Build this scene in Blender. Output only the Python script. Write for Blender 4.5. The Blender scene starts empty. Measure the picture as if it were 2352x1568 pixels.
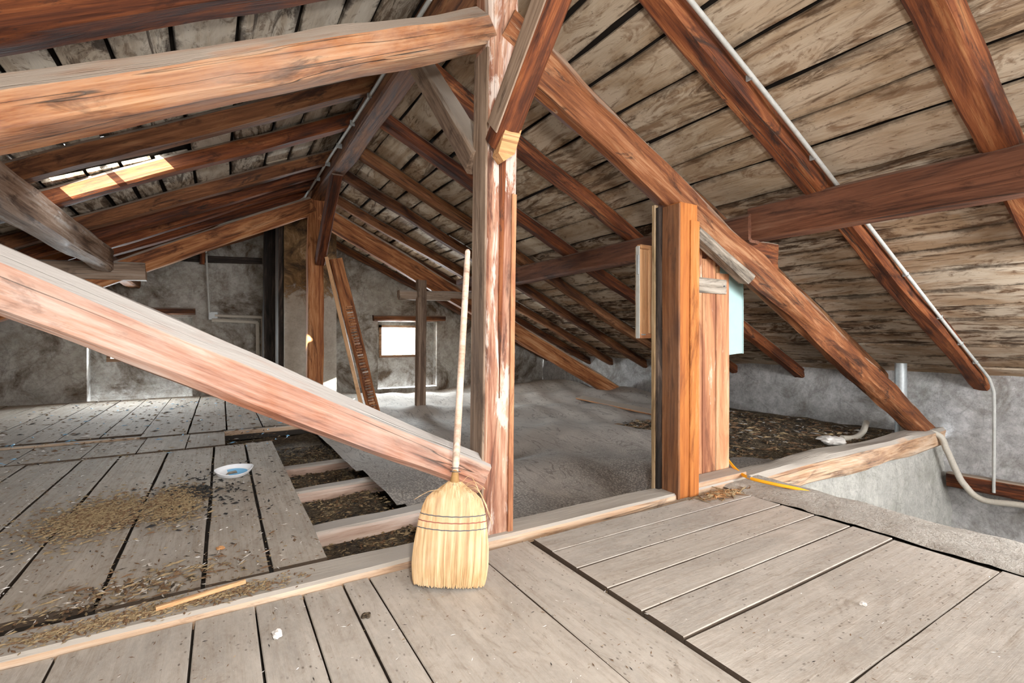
import bpy, bmesh, math, random
from mathutils import Vector, Matrix, noise
C = bpy.context.scene.collection
R = random.Random(11)

# ------------------------------------------------------------------ camera, world, sun, lamps, exposure
sc = bpy.context.scene
cam_d = bpy.data.cameras.new('camera'); cam = bpy.data.objects.new('camera', cam_d); C.objects.link(cam)
cam.location = (0, 0, 1.0); cam.rotation_euler = (math.radians(90), 0, math.radians(-31))
cam_d.sensor_width = 36; cam_d.lens = 1110 * 36 / 2352; cam_d.shift_y = -9 / 2352
cam_d.clip_start = 0.02
sc.camera = cam
world = bpy.data.worlds.new('sky'); sc.world = world; world.use_nodes = True
wn = world.node_tree.nodes; wn['Background'].inputs[0].default_value = (0.86, 0.93, 1.0, 1); wn['Background'].inputs[1].default_value = 11.0
def lamp(name, kind, loc, target, energy, color=(1, 1, 1), size=0.3, size_y=None):
    d = bpy.data.lights.new(name, kind); d.energy = energy; d.color = color
    if kind == 'AREA':
        d.size = size
        if size_y: d.shape = 'RECTANGLE'; d.size_y = size_y
        else: d.shape = 'DISK'
    o = bpy.data.objects.new(name, d); C.objects.link(o); o.location = loc
    o.rotation_euler = (Vector(target) - Vector(loc)).to_track_quat('-Z', 'Y').to_euler()
    return o
sun = lamp('sun', 'SUN', (-8, -8, 8), (-8 + 2.02, -8 + 3.5, 8 - 2.05), 60, (1.0, 0.93, 0.82)); sun.data.angle = 0.01
lamp('photographer_flash', 'AREA', (0.16, -0.12, 1.36), (2.1, 3.4, 1.25), 52, (1.0, 0.96, 0.91), 0.16)
lamp('added_rear_fill', 'AREA', (2.9, -4.2, 1.35), (1.6, 4.0, 0.9), 560, (0.98, 0.98, 1.0), 5.0, 1.7)  # added soft fill from behind the camera; stands for no known hatch
lamp('added_left_fill', 'AREA', (-1.9, -0.5, 1.55), (-0.3, 4.6, 0.3), 34, (1.0, 0.98, 0.95), 1.1, 0.8)  # fill lamp added out of frame for the left floor; no roof opening here
lamp('added_right_fill', 'AREA', (4.3, -0.5, 1.0), (4.2, 5.0, 0.9), 80, (0.97, 0.99, 1.0), 1.4, 0.7)  # invented side lamp to brighten right wall and boarding; the eaves are closed
lamp('window_daylight', 'AREA', (3.2, 10.12, 0.93), (3.0, 6.0, 0.35), 170, (0.92, 0.96, 1.0), 0.66, 0.5)
lamp('window_daylight', 'AREA', (-1.13, 10.16, 0.82), (-0.8, 6.0, 0.25), 130, (0.92, 0.96, 1.0), 0.7, 0.34)
vs = sc.view_settings; vs.view_transform = 'Standard'; vs.look = 'None'; vs.exposure = 0.14; vs.gamma = 1.0; vs.use_curve_mapping = False

# ------------------------------------------------------------------ material helpers
class NT:
    def __init__(s, name):
        s.m = bpy.data.materials.new(name); s.m.use_nodes = True
        s.t = s.m.node_tree; s.n = s.t.nodes; s.b = s.n['Principled BSDF']
        s.b.inputs['Specular IOR Level'].default_value = 0.25
    def add(s, typ, **kw):
        n = s.n.new(typ)
        for k, v in kw.items(): setattr(n, k, v)
        return n
    def link(s, a, b): s.t.links.new(a, b)
    def set(s, sock, v):
        if isinstance(v, bpy.types.NodeSocket): s.link(v, sock)
        else: sock.default_value = v
    def math(s, op, a, b=0.0, clamp=False):
        n = s.add('ShaderNodeMath', operation=op, use_clamp=clamp); s.set(n.inputs[0], a); s.set(n.inputs[1], b); return n.outputs[0]
    def mr(s, v, a, b, c=0.0, d=1.0):
        n = s.add('ShaderNodeMapRange'); s.set(n.inputs[0], v)
        for i, q in enumerate((a, b, c, d)): n.inputs[i + 1].default_value = q
        return n.outputs[0]
    def ramp(s, f, stops):
        n = s.add('ShaderNodeValToRGB'); s.set(n.inputs[0], f); e = n.color_ramp.elements
        while len(e) < len(stops): e.new(0.5)
        for el, (p, c) in zip(e, stops): el.position = p; el.color = (*c, 1)
        return n.outputs[0]
    def mix(s, f, a, b, blend='MIX'):
        n = s.add('ShaderNodeMix', data_type='RGBA', blend_type=blend); s.set(n.inputs[0], f)
        for sock, v in ((n.inputs[6], a), (n.inputs[7], b)):
            s.set(sock, (*v, 1) if isinstance(v, tuple) and len(v) == 3 else v)
        return n.outputs[2]
    def coords(s, scale=(1, 1, 1), rand=True, world=False):
        if not hasattr(s, '_p'):
            tc = s.add('ShaderNodeTexCoord'); src = tc.outputs['Object']
            if world: src = s.add('ShaderNodeNewGeometry').outputs['Position']
            if rand:
                oi = s.add('ShaderNodeObjectInfo'); r = s.math('MULTIPLY', oi.outputs['Random'], 57.0)
                va = s.add('ShaderNodeVectorMath', operation='ADD'); s.link(src, va.inputs[0]); s.link(r, va.inputs[1]); src = va.outputs[0]
                s.rnd = oi.outputs['Random']
            s._p = src
        n = s.add('ShaderNodeMapping'); s.link(s._p, n.inputs[0]); n.inputs['Scale'].default_value = scale
        return n.outputs[0]
    def noise(s, vec, scale=1.0, detail=5.0, rough=0.6, dist=0.0):
        n = s.add('ShaderNodeTexNoise'); s.link(vec, n.inputs['Vector']); n.inputs['Scale'].default_value = scale
        n.inputs['Detail'].default_value = detail; n.inputs['Roughness'].default_value = rough; n.inputs['Distortion'].default_value = dist
        return n.outputs[0]
    def voro(s, vec, scale=1.0, feature='F1'):
        n = s.add('ShaderNodeTexVoronoi', feature=feature); s.link(vec, n.inputs['Vector']); n.inputs['Scale'].default_value = scale
        return n.outputs[0]
    def bump(s, h, strength=0.4, dist=0.01):
        n = s.add('ShaderNodeBump'); n.inputs['Strength'].default_value = strength; n.inputs['Distance'].default_value = dist
        s.link(h, n.inputs['Height']); s.link(n.outputs[0], s.b.inputs['Normal'])
    def done(s, col, rough=0.8):
        s.set(s.b.inputs['Base Color'], col if not isinstance(col, tuple) else (*col, 1)); s.set(s.b.inputs['Roughness'], rough); return s.m

def wood(name, c0, c1, c2, c3, dust=0.0, dustc=(0.36, 0.33, 0.29), pale=None, pale_at=0.62, crack=1.0, film=0.0, var=0.25, black=0.0):
    """hewn timber; grain runs along the local X of each piece"""
    t = NT(name); P = t.coords
    g = t.noise(P((1.6, 46, 46)), 1, 6, 0.7, 0.3)
    b = t.noise(P((0.8, 6, 6)), 1, 6, 0.68, 1.2)
    f = t.math('SUBTRACT', t.math('ADD', t.math('MULTIPLY', g, 0.75), t.math('MULTIPLY', b, 1.0)), 0.36)
    f = t.math('ADD', f, t.mr(t.rnd, 0, 1, -var * .35, var * .25))
    col = t.ramp(f, [(0.32, c0), (0.46, c1), (0.6, c2), (0.76, c3)])
    kn = t.voro(P((1.1, 4.2, 4.2)), 1.0)
    col = t.mix(t.mr(kn, 0.05, 0.17, 0.85, 0.0), col, (c0[0] * .7, c0[1] * .6, c0[2] * .6))
    st = t.noise(P((0.7, 3.2, 3.2)), 1.7, 6, 0.7, 1.6)
    col = t.mix(t.mr(st, 0.54, 0.66, 0.0, 0.85), col, tuple(x * .55 for x in c0))
    if black: col = t.mix(t.mr(t.noise(P((0.6, 2.5, 2.5)), 2.3, 7, 0.75, 2.0), 0.62 - black * .2, 0.66, 0, 0.85), col, (0.018, 0.013, 0.011))
    if pale:
        pn = t.noise(P((1.3, 7, 7)), 1.3, 6, 0.68, 0.7)
        col = t.mix(t.mr(pn, pale_at, pale_at + .05, 0, 0.8), col, pale)
    ck = t.noise(P((0.22, 13, 13)), 1, 3, 0.5, 0.1)
    ckm = t.math('MULTIPLY', t.mr(t.math('ABSOLUTE', t.math('SUBTRACT', ck, 0.5)), 0.0, 0.012, 1, 0), t.mr(t.noise(P((0.6, 3, 3)), 1, 2), 0.5, 0.62, 0, crack))
    col = t.mix(ckm, col, (0.03, 0.018, 0.012))
    if film: col = t.mix(t.mr(t.noise(P((1.5, 3, 3)), 1.5, 5, 0.7), 0.35, 0.7, 0, film), col, dustc)
    if dust:
        ge = t.add('ShaderNodeNewGeometry'); sx = t.add('ShaderNodeSeparateXYZ'); t.link(ge.outputs['Normal'], sx.inputs[0])
        dz = t.math('ADD', sx.outputs[2], t.mr(t.noise(P((3, 20, 20)), 1, 4), 0.3, 0.7, -0.16, 0.16))
        col = t.mix(t.mr(dz, 0.28, 0.62, 0, dust), col, dustc)
    h = t.math('SUBTRACT', t.math('ADD', t.math('MULTIPLY', g, 0.6), b), t.math('MULTIPLY', ckm, 0.8))
    t.bump(h, 0.55, 0.012)
    return t.done(col, t.mr(b, 0.3, 0.7, 0.6, 0.85))

def boardmat(name, base, stain, pale, amt=0.5, rim=1.0):
    """whitewashed, water-stained roof boarding; half the board's width sits in the object colour"""
    t = NT(name); P = t.coords
    g = t.noise(P((2, 55, 55)), 1, 5, 0.65, 0.2)
    m = t.noise(P((0.9, 3.0, 3.0)), 1.4, 6, 0.65, 0.9)
    m2 = t.noise(P((1.5, 4.2, 4.2)), 1.6, 7, 0.7, 2.6)
    e = t.noise(P((1.1, 7, 7)), 1.1, 7, 0.75, 1.2)
    rz = t.mr(t.rnd, 0, 1, -0.06, 0.06)
    col = t.mix(t.mr(g, 0.35, 0.7), base, tuple(x * .72 for x in base))
    col = t.mix(t.mr(m, 0.40, 0.58, 0, 0.85), col, pale)
    sm = t.math('ADD', m2, rz)
    col = t.mix(t.mr(sm, 0.50, 0.62, 0, amt), col, stain)
    col = t.mix(t.mr(t.math('ADD', e, rz), 0.55, 0.62, 0, min(1, amt * 1.1)), col, tuple(x * .45 for x in stain))
    tc = t.add('ShaderNodeTexCoord'); sx = t.add('ShaderNodeSeparateXYZ'); t.link(tc.outputs['Object'], sx.inputs[0])
    oi = t.add('ShaderNodeObjectInfo'); sc_ = t.add('ShaderNodeSeparateColor'); t.link(oi.outputs['Color'], sc_.inputs[0])
    ed = t.math('SUBTRACT', sc_.outputs[0], t.math('ABSOLUTE', sx.outputs[1]))
    ed = t.math('SUBTRACT', ed, t.mr(t.noise(P((2.5, 2.5, 2.5)), 1.6, 6, 0.7), 0.4, 0.68, -0.012, 0.055))
    col = t.mix(t.mr(ed, -0.02, 0.012, 0.9 * rim, 0), col, tuple(x * .3 for x in stain))
    sp = t.voro(P((10, 18, 18)), 2.0)
    col = t.mix(t.mr(sp, 0.05, 0.12, 0.7, 0), col, tuple(x * .35 for x in stain))
    kn = t.voro(P((1.0, 3.6, 3.6)), 1.2)
    col = t.mix(t.mr(kn, 0.03, 0.12, 0.8, 0), col, tuple(x * .6 for x in stain))
    t.bump(t.math('ADD', g, t.math('MULTIPLY', m2, 0.8)), 0.5, 0.010)
    return t.done(col, 0.85)

def floormat(name, dust, woodc, amt=0.35, speck=1.0):
    """planks under a coat of dust: bare grain here and there, crumbs, footprints and dark ends"""
    t = NT(name); P = t.coords
    g = t.noise(P((1.6, 60, 60)), 1, 6, 0.7, 0.3); b = t.noise(P((1.0, 3.5, 3.5)), 1.5, 7, 0.7, 1.0)
    f = t.noise(P((10, 14, 14)), 4, 5, 0.75); sm = t.noise(P((3, 7, 7)), 1.6, 6, 0.72, 1.8)
    col = t.mix(t.mr(b, 0.36, 0.64, 0, 1), tuple(min(1, x * 1.1) for x in dust), tuple(x * .76 for x in dust))
    col = t.mix(t.mr(t.rnd, 0, 1, 0, .22), col, tuple(min(1, x * y * 1.2) for x, y in zip(dust, (1, .93, .85))))
    col = t.mix(t.mr(t.math('ADD', t.math('MULTIPLY', g, .6), t.math('MULTIPLY', sm, .5)), 0.52, 0.68, 0, amt), col, woodc)
    col = t.mix(t.mr(sm, 0.60, 0.70, 0, .5), col, tuple(x * .62 for x in woodc))
    col = t.mix(t.mr(f, 0.42, 0.8, 0, 0.4), col, tuple(min(1, x * 1.3) for x in dust))
    v = t.voro(P((26, 46, 46)), 1.0)
    gate = t.mr(t.noise(P((3.5, 3.5, 3.5)), 1.0, 5, 0.75), 0.48, 0.58, 0, speck)
    col = t.mix(t.math('MULTIPLY', t.mr(v, 0.06, 0.22, 0.85, 0), gate), col, tuple(x * .35 for x in woodc))
    v2 = t.voro(P((7, 13, 13)), 1.1)
    col = t.mix(t.mr(v2, 0.02, 0.06, 0.75, 0), col, (0.06, 0.042, 0.03))
    v3 = t.voro(P((14, 19, 19)), 1.0)
    col = t.mix(t.mr(v3, 0.015, 0.03, 0.8, 0), col, (0.72, 0.70, 0.66))
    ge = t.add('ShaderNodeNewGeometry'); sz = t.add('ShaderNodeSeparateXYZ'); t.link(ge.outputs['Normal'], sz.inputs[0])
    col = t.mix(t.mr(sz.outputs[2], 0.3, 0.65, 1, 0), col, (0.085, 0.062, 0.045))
    t.bump(t.math('ADD', t.math('ADD', g, f), sm), 0.35, 0.006)
    return t.done(col, 0.92)

def plaster(name, base, pale, stain, amt=0.5, scale=1.0, green=0.0):
    t = NT(name); P = lambda s: t.coords(s, rand=False)
    n1 = t.noise(P((1, 1, 1)), 1.6 * scale, 7, 0.72, 0.6); n2 = t.noise(P((1.2, 1.2, 1.2)), 5 * scale, 7, 0.75, 0.25)
    n3 = t.noise(P((1, 1, 1)), 26 * scale, 4, 0.7)
    col = t.mix(t.mr(n2, 0.38, 0.66), base, pale)
    col = t.mix(t.mr(n1, 0.50, 0.64, 0, amt), col, stain)
    col = t.mix(t.mr(n3, 0.5, 0.75, 0, 0.45), col, tuple(x * .35 for x in base))
    cr = t.voro(P((1, 1, 1)), 2.2 * scale, 'DISTANCE_TO_EDGE')
    col = t.mix(t.mr(cr, 0.0, 0.015, 0.25, 0), col, tuple(x * .3 for x in base))
    if green: col = t.mix(t.mr(t.noise(P((1, 1, 1)), 2.7, 5, .7), 0.55, 0.7, 0, green), col, (0.30, 0.33, 0.27))
    t.bump(t.math('ADD', n2, t.math('MULTIPLY', n3, 0.6)), 0.7, 0.03)
    return t.done(col, 0.95)

def plain(name, col, rough=0.6, metal=0.0, noise_amt=0.25, nscale=30):
    t = NT(name); n = t.noise(t.coords((1, 1, 1), rand=False), nscale, 4, 0.6)
    t.b.inputs['Metallic'].default_value = metal
    return t.done(t.mix(t.mr(n, 0.35, 0.7, 0, noise_amt), col, tuple(x * .45 for x in col)), rough)

# colour families -----------------------------------------------------------
M = {}
M['orange'] = wood('hewn_orange_timber', (0.10, 0.032, 0.012), (0.27, 0.095, 0.032), (0.44, 0.19, 0.075), (0.56, 0.31, 0.16), dust=0.9, dustc=(0.42, 0.37, 0.31))
M['orange_dusty'] = wood('dusty_orange_timber', (0.09, 0.03, 0.014), (0.25, 0.092, 0.036), (0.38, 0.17, 0.074), (0.47, 0.28, 0.155), dust=0.95, dustc=(0.38, 0.32, 0.265), film=0.42)
M['red'] = wood('red_brown_timber', (0.035, 0.011, 0.006), (0.105, 0.030, 0.011), (0.20, 0.060, 0.019), (0.32, 0.135, 0.052), dust=0.85, dustc=(0.34, 0.28, 0.22), black=0.25)
M['dark'] = wood('dark_rafter_timber', (0.045, 0.017, 0.009), (0.12, 0.045, 0.018), (0.21, 0.085, 0.034), (0.30, 0.15, 0.07), dust=0.7, dustc=(0.28, 0.24, 0.2), black=0.25)
M['purlin'] = wood('plum_brown_timber', (0.055, 0.021, 0.012), (0.13, 0.05, 0.026), (0.19, 0.077, 0.041), (0.25, 0.125, 0.075), dust=0.7, film=0.1, dustc=(0.22, 0.15, 0.115))
M['grey'] = wood('grey_weathered_timber', (0.12, 0.075, 0.05), (0.22, 0.15, 0.105), (0.32, 0.23, 0.165), (0.41, 0.32, 0.25), dust=0.8, dustc=(0.42, 0.38, 0.33))
M['grey_brown'] = wood('grey_brown_timber', (0.09, 0.05, 0.03), (0.20, 0.12, 0.075), (0.33, 0.23, 0.165), (0.48, 0.41, 0.36), dust=0.8, dustc=(0.42, 0.38, 0.33), pale=(0.52, 0.47, 0.44), pale_at=.62)
M['pink'] = wood('worn_pink_timber', (0.16, 0.055, 0.03), (0.35, 0.15, 0.088), (0.46, 0.26, 0.18), (0.56, 0.39, 0.315), dust=0.97, dustc=(0.44, 0.415, 0.39), film=0.35)
M['post'] = wood('flaking_whitewashed_post', (0.10, 0.03, 0.018), (0.28, 0.115, 0.065), (0.48, 0.27, 0.175), (0.60, 0.43, 0.33), dust=0.4, pale=(0.66, 0.56, 0.49), pale_at=0.50, film=0.1)
M['rough'] = wood('rough_knotty_timber', (0.036, 0.012, 0.006), (0.115, 0.036, 0.013), (0.205, 0.072, 0.025), (0.34, 0.17, 0.085), dust=0.8, dustc=(0.40, 0.33, 0.26), black=.2, pale=(0.42, 0.31, 0.21), pale_at=.66)
M['fresh'] = wood('fresh_broken_wood', (0.42, 0.2, 0.08), (0.56, 0.30, 0.13), (0.66, 0.41, 0.21), (0.72, 0.52, 0.32), crack=0.5)
M['planed'] = wood('planed_softwood', (0.44, 0.21, 0.09), (0.57, 0.31, 0.15), (0.64, 0.38, 0.20), (0.70, 0.45, 0.26), crack=0.2, var=0.1)
M['varnish'] = wood('varnished_orange_wood', (0.26, 0.075, 0.016), (0.38, 0.125, 0.028), (0.46, 0.165, 0.04), (0.54, 0.26, 0.10), crack=0.6, pale=(0.66, 0.52, 0.42), pale_at=0.70)
M['varnish_dark'] = wood('varnished_brown_wood', (0.11, 0.04, 0.016), (0.20, 0.078, 0.03), (0.28, 0.115, 0.045), (0.36, 0.2, 0.11), crack=0.4, film=0.15, dustc=(0.4, 0.3, 0.22))
M['partition'] = wood('partition_board_wood', (0.26, 0.10, 0.05), (0.42, 0.19, 0.09), (0.52, 0.27, 0.14), (0.62, 0.40, 0.25), crack=0.3, pale=(0.66, 0.5, 0.38), pale_at=0.6)
M['strip'] = wood('grey_edge_strip', (0.16, 0.10, 0.05), (0.34, 0.23, 0.12), (0.46, 0.33, 0.2), (0.55, 0.46, 0.36), crack=0.9)
M['label'] = wood('grey_nailed_board', (0.12, 0.10, 0.08), (0.28, 0.24, 0.19), (0.40, 0.35, 0.29), (0.46, 0.42, 0.36), black=0.55)
M['sooty'] = wood('sooty_black_timber', (0.010, 0.008, 0.007), (0.024, 0.018, 0.015), (0.05, 0.037, 0.03), (0.17, 0.12, 0.09), crack=1)
M['joist'] = wood('pale_dusty_joist', (0.30, 0.19, 0.14), (0.46, 0.32, 0.25), (0.56, 0.43, 0.36), (0.64, 0.53, 0.46), dust=0.9, dustc=(0.40, 0.37, 0.33), film=0.2)
M['tie'] = wood('pale_tie_beam', (0.26, 0.13, 0.07), (0.46, 0.28, 0.16), (0.57, 0.40, 0.27), (0.64, 0.50, 0.38), dust=0.95, dustc=(0.40, 0.365, 0.32), film=0.3)
M['board_r'] = boardmat('stained_boarding_right', (0.46, 0.335, 0.215), (0.20, 0.11, 0.055), (0.60, 0.50, 0.38), 0.72, 0.6)
M['board_low'] = boardmat('stained_boarding_low', (0.42, 0.28, 0.17), (0.13, 0.068, 0.033), (0.60, 0.50, 0.385), 0.95, 0.8)
M['board_l'] = boardmat('stained_boarding_left', (0.48, 0.39, 0.29), (0.13, 0.08, 0.045), (0.62, 0.56, 0.47), 0.8, 0.9)
M['roofing'] = plain('dark_roof_cover', (0.02, 0.015, 0.012), 0.95)
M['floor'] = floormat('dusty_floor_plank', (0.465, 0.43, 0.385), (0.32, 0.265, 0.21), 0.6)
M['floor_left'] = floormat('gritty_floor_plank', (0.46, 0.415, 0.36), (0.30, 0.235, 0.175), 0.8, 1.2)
M['subfloor'] = plain('dark_gap_dirt', (0.05, 0.042, 0.035), 1.0)
M['gable'] = plaster('mouldy_gable_plaster', (0.29, 0.262, 0.225), (0.50, 0.485, 0.45), (0.085, 0.054, 0.029), 0.95, 0.8, 0.2)
M['rubble'] = plaster('grey_rubble_plaster', (0.33, 0.32, 0.31), (0.58, 0.57, 0.56), (0.19, 0.17, 0.145), 0.75, 1.3, 0.25)
M['bright_plaster'] = plaster('pale_rough_plaster', (0.38, 0.37, 0.335), (0.54, 0.53, 0.48), (0.24, 0.235, 0.19), 0.5, 1.8)
M['chimney'] = plaster('chimney_plaster', (0.46, 0.43, 0.36), (0.60, 0.58, 0.51), (0.36, 0.32, 0.25), 0.4, 1.6)
M['soot_plaster'] = plaster('sooty_brown_plaster', (0.19, 0.125, 0.06), (0.36, 0.25, 0.12), (0.06, 0.042, 0.026), 0.75, 1.5)
M['mortar'] = plaster('dusty_mortar', (0.42, 0.39, 0.345), (0.50, 0.475, 0.43), (0.33, 0.295, 0.25), 0.5, 2.0)
M['metal'] = plain('grey_conduit', (0.47, 0.47, 0.44), 0.5, 0.0, 0.3)
M['zinc'] = plain('zinc_pipe', (0.40, 0.42, 0.42), 0.45, 0.3, 0.35)
M['cable'] = plain('grey_corrugated_tube', (0.50, 0.46, 0.39), 0.6, 0, 0.25, 60)
M['yellow'] = plain('yellow_cable', (0.90, 0.42, 0.02), 0.45, 0, 0.1)
M['turq'] = plain('turquoise_paint', (0.35, 0.50, 0.485), 0.55, 0, 0.12, 14)
M['white'] = plain('white_foam', (0.82, 0.83, 0.85), 0.5, 0, 0.1)
M['blue'] = plain('light_blue_label', (0.22, 0.52, 0.80), 0.5, 0, 0.1)
M['paper'] = plain('crumpled_paper', (0.75, 0.72, 0.68), 0.8, 0, 0.2)
M['wire'] = plain('dark_wire', (0.12, 0.13, 0.15), 0.5, 0.3, 0.1)
M['redthread'] = plain('red_thread', (0.33, 0.11, 0.08), 0.8, 0, 0.1)
M['handle'] = wood('pale_broom_handle', (0.46, 0.30, 0.21), (0.58, 0.42, 0.32), (0.66, 0.52, 0.42), (0.72, 0.60, 0.51), crack=0.1, var=0.05)
M['frame'] = wood('brown_window_frame', (0.10, 0.05, 0.03), (0.20, 0.11, 0.06), (0.28, 0.17, 0.1), (0.36, 0.25, 0.17))

def straw():
    t = NT('broom_straw'); P = t.coords
    n = t.noise(P((60, 60, 1.2)), 1, 4, 0.6); v = t.noise(P((3, 3, 3)), 2, 3)
    col = t.ramp(n, [(0.3, (0.34, 0.19, 0.08)), (0.5, (0.58, 0.38, 0.19)), (0.7, (0.76, 0.58, 0.36))])
    tc = t.add('ShaderNodeTexCoord'); sx = t.add('ShaderNodeSeparateXYZ'); t.link(tc.outputs['Object'], sx.inputs[0])
    col = t.mix(t.mr(sx.outputs[2], 0.0, 0.12, 0.5, 0.0), col, (0.50, 0.30, 0.12))
    return t.done(t.mix(t.mr(v, .4, .7, 0, .25), col, (0.80, 0.68, 0.50)), 0.6)
M['straw'] = straw()
M['straw_core'] = plain('straw_core', (0.40, 0.23, 0.09), .8, 0, .5, 40)

def glassmat():
    t = NT('window_glass'); tr = t.add('ShaderNodeBsdfTransparent'); gl = t.add('ShaderNodeBsdfGlossy'); gl.inputs['Roughness'].default_value = 0.05
    tr.inputs[0].default_value = (0.95, 0.97, 0.97, 1); mx = t.add('ShaderNodeMixShader'); mx.inputs[0].default_value = 0.06
    t.link(tr.outputs[0], mx.inputs[1]); t.link(gl.outputs[0], mx.inputs[2]); t.link(mx.outputs[0], t.n['Material Output'].inputs[0]); return t.m
M['glass'] = glassmat()

def soilmat():
    t = NT('chaff_and_soil'); P = lambda s: t.coords(s, rand=False)
    n = t.noise(P((1, 1, 1)), 38, 6, 0.75, 0.6); b = t.noise(P((1, 1, 1)), 4, 5, 0.65); v = t.voro(P((1, 1, 1)), 90)
    col = t.ramp(n, [(0.34, (0.035, 0.026, 0.02)), (0.47, (0.13, 0.095, 0.06)), (0.58, (0.26, 0.2, 0.125)), (0.72, (0.42, 0.36, 0.27))])
    col = t.mix(t.mr(b, 0.45, 0.62, 0, 0.7), col, (0.065, 0.052, 0.043))
    col = t.mix(t.mr(v, 0.08, 0.2, 0.5, 0), col, (0.34, 0.29, 0.2))
    t.bump(t.math('ADD', n, v), 0.9, 0.02)
    return t.done(col, 1.0)
M['soil'] = soilmat()

def sheetmat():
    t = NT('dusty_mesh_sheet'); P = lambda s: t.coords(s, rand=False)
    n = t.noise(P((1, 1, 1)), 3.0, 5, 0.6, 0.4); w = t.noise(P((3.5, 1.0, 1)), 2.2, 3, 0.5, 1.0)
    v = t.voro(P((1, 1, 1)), 62)
    sx = t.add('ShaderNodeSeparateXYZ'); t.link(t._p, sx.inputs[0])
    gate = t.math('MULTIPLY', t.mr(sx.outputs[1], 2.9, 4.6, 1, 0), t.mr(t.noise(P((1, 1, 1)), 1.1, 3), 0.3, 0.5, 0.35, 1))
    col = t.mix(t.mr(n, 0.35, 0.7), (0.43, 0.395, 0.36), (0.54, 0.50, 0.45))
    col = t.mix(t.math('MULTIPLY', t.mr(v, 0.25, 0.55, 0, 0.75), gate), col, (0.15, 0.145, 0.14))
    col = t.mix(t.math('MULTIPLY', t.mr(v, 0.0, 0.16, 0.6, 0), gate), col, (0.60, 0.58, 0.56))
    sl = t.mr(t.math('ABSOLUTE', t.math('SUBTRACT', w, 0.5)), 0.0, 0.02, 0.75, 0)
    col = t.mix(sl, col, (0.17, 0.15, 0.135))
    t.bump(t.math('ADD', n, t.math('MULTIPLY', t.math('MULTIPLY', v, gate), -0.5)), 0.5, 0.02)
    return t.done(col, 0.9)
M['sheet'] = sheetmat()

# ------------------------------------------------------------------ object helpers
W = {}
def props(o, label=None, cat=None, group=None, kind=None):
    for k, v in (('label', label), ('category', cat), ('group', group), ('kind', kind)):
        if v: o[k] = v
    return o
def link(o, mat=None, parent=None, mw=None):
    C.objects.link(o); mw = mw or Matrix.Identity(4); W[o] = mw
    if parent:
        o.parent = parent; o.matrix_parent_inverse = W[parent].inverted()
    o.matrix_basis = mw
    if mat and o.data is not None: o.data.materials.append(mat)
    return o
def empty(name, loc, label, cat, group=None):
    o = bpy.data.objects.new(name, None); o.empty_display_size = 0.1
    return props(link(o, mw=Matrix.Translation(loc)), label, cat, group)
def frame(p0, p1, side=None):
    p0, p1 = Vector(p0), Vector(p1); x = (p1 - p0).normalized()
    if side is None:
        side = Vector((-1, 0, 0)) if abs(x.y) > 0.8 else Vector((0, 1, 0))
    y = Vector(side); y = (y - x * y.dot(x)).normalized(); z = x.cross(y)
    m = Matrix((x, y, z)).transposed().to_4x4(); m.translation = p0
    return m, (p1 - p0).length
def prof(w, h, ch, mids):
    a, b = w / 2, h / 2; c = ch if isinstance(ch, (tuple, list)) else (ch,) * 4
    pts = []
    def corner(sy, sz, k, first):
        cy, cz = c[k] if isinstance(c[k], tuple) else (c[k], c[k])
        p = (sy * (a - cy), sz * b); q = (sy * a, sz * (b - cz))
        return (p, q) if first else (q, p)
    ring = list(corner(1, 1, 0, False)) + list(corner(-1, 1, 1, True)) + list(corner(-1, -1, 2, False)) + list(corner(1, -1, 3, True))
    n = len(ring)
    for i in range(n):
        p, q = Vector(ring[i]), Vector(ring[(i + 1) % n]); pts.append(p)
        if i % 2 == 1:
            for k in range(mids): pts.append(p.lerp(q, (k + 1) / (mids + 1)))
    return pts
def timber_mesh(name, L, w, h, ch=0.012, seg=None, mids=2, jit=0.005, seed=0, taper=(1, 1), bow=(0, 0), edge=0.0, efreq=3.0, wave=0.0):
    pr = prof(w, h, ch, mids); n = len(pr); seg = seg or max(4, int(L / 0.12)); sv = Vector((seed * 3.7, seed * 1.3, seed * 9.1))
    vs_, fs = [], []
    for i in range(seg + 1):
        u = i / seg; x = L * u; sq = math.sin(math.pi * u)
        oy = bow[0] * sq + wave * noise.noise(Vector((x * .9, 1.7, 0)) + sv); oz = bow[1] * sq + wave * noise.noise(Vector((x * .9, 7.7, 0)) + sv)
        ty, tz = 1 + (taper[0] - 1) * u, 1 + (taper[1] - 1) * u
        e0 = edge * (noise.noise(Vector((x * efreq, 3.1, 0)) + sv) + .5 * noise.noise(Vector((x * efreq * 2.7, 3.1, 4)) + sv))
        e1 = edge * (noise.noise(Vector((x * efreq, 9.4, 0)) + sv) + .5 * noise.noise(Vector((x * efreq * 2.7, 9.4, 4)) + sv))
        for p in pr:
            y, z = p.x * ty, p.y * tz
            d = Vector((x * 1.6, y * 9, z * 9)) + sv
            j = (noise.noise(d) + .5 * noise.noise(d * 2.6)) * jit; r = math.hypot(p.x, p.y) or 1
            y += j * p.x / r * 1.2 + (e0 * max(0, p.x) + e1 * min(0, p.x)) / (w / 2); z += j * p.y / r * 1.2
            vs_.append((x, y + oy, z + oz))
    for i in range(seg):
        for k in range(n):
            a = i * n + k; b = i * n + (k + 1) % n; fs.append((a, a + n, b + n, b))
    fs.append(tuple(range(n))); fs.append(tuple(seg * n + k for k in range(n - 1, -1, -1)))
    me = bpy.data.meshes.new(name); me.from_pydata(vs_, [], fs); me.update()
    bm = bmesh.new(); bm.from_mesh(me); bmesh.ops.recalc_face_normals(bm, faces=bm.faces); bm.to_mesh(me); bm.free()
    for p in me.polygons: p.use_smooth = True
    me.set_sharp_from_angle(angle=math.radians(32))
    return me
_seed = [0]
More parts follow.
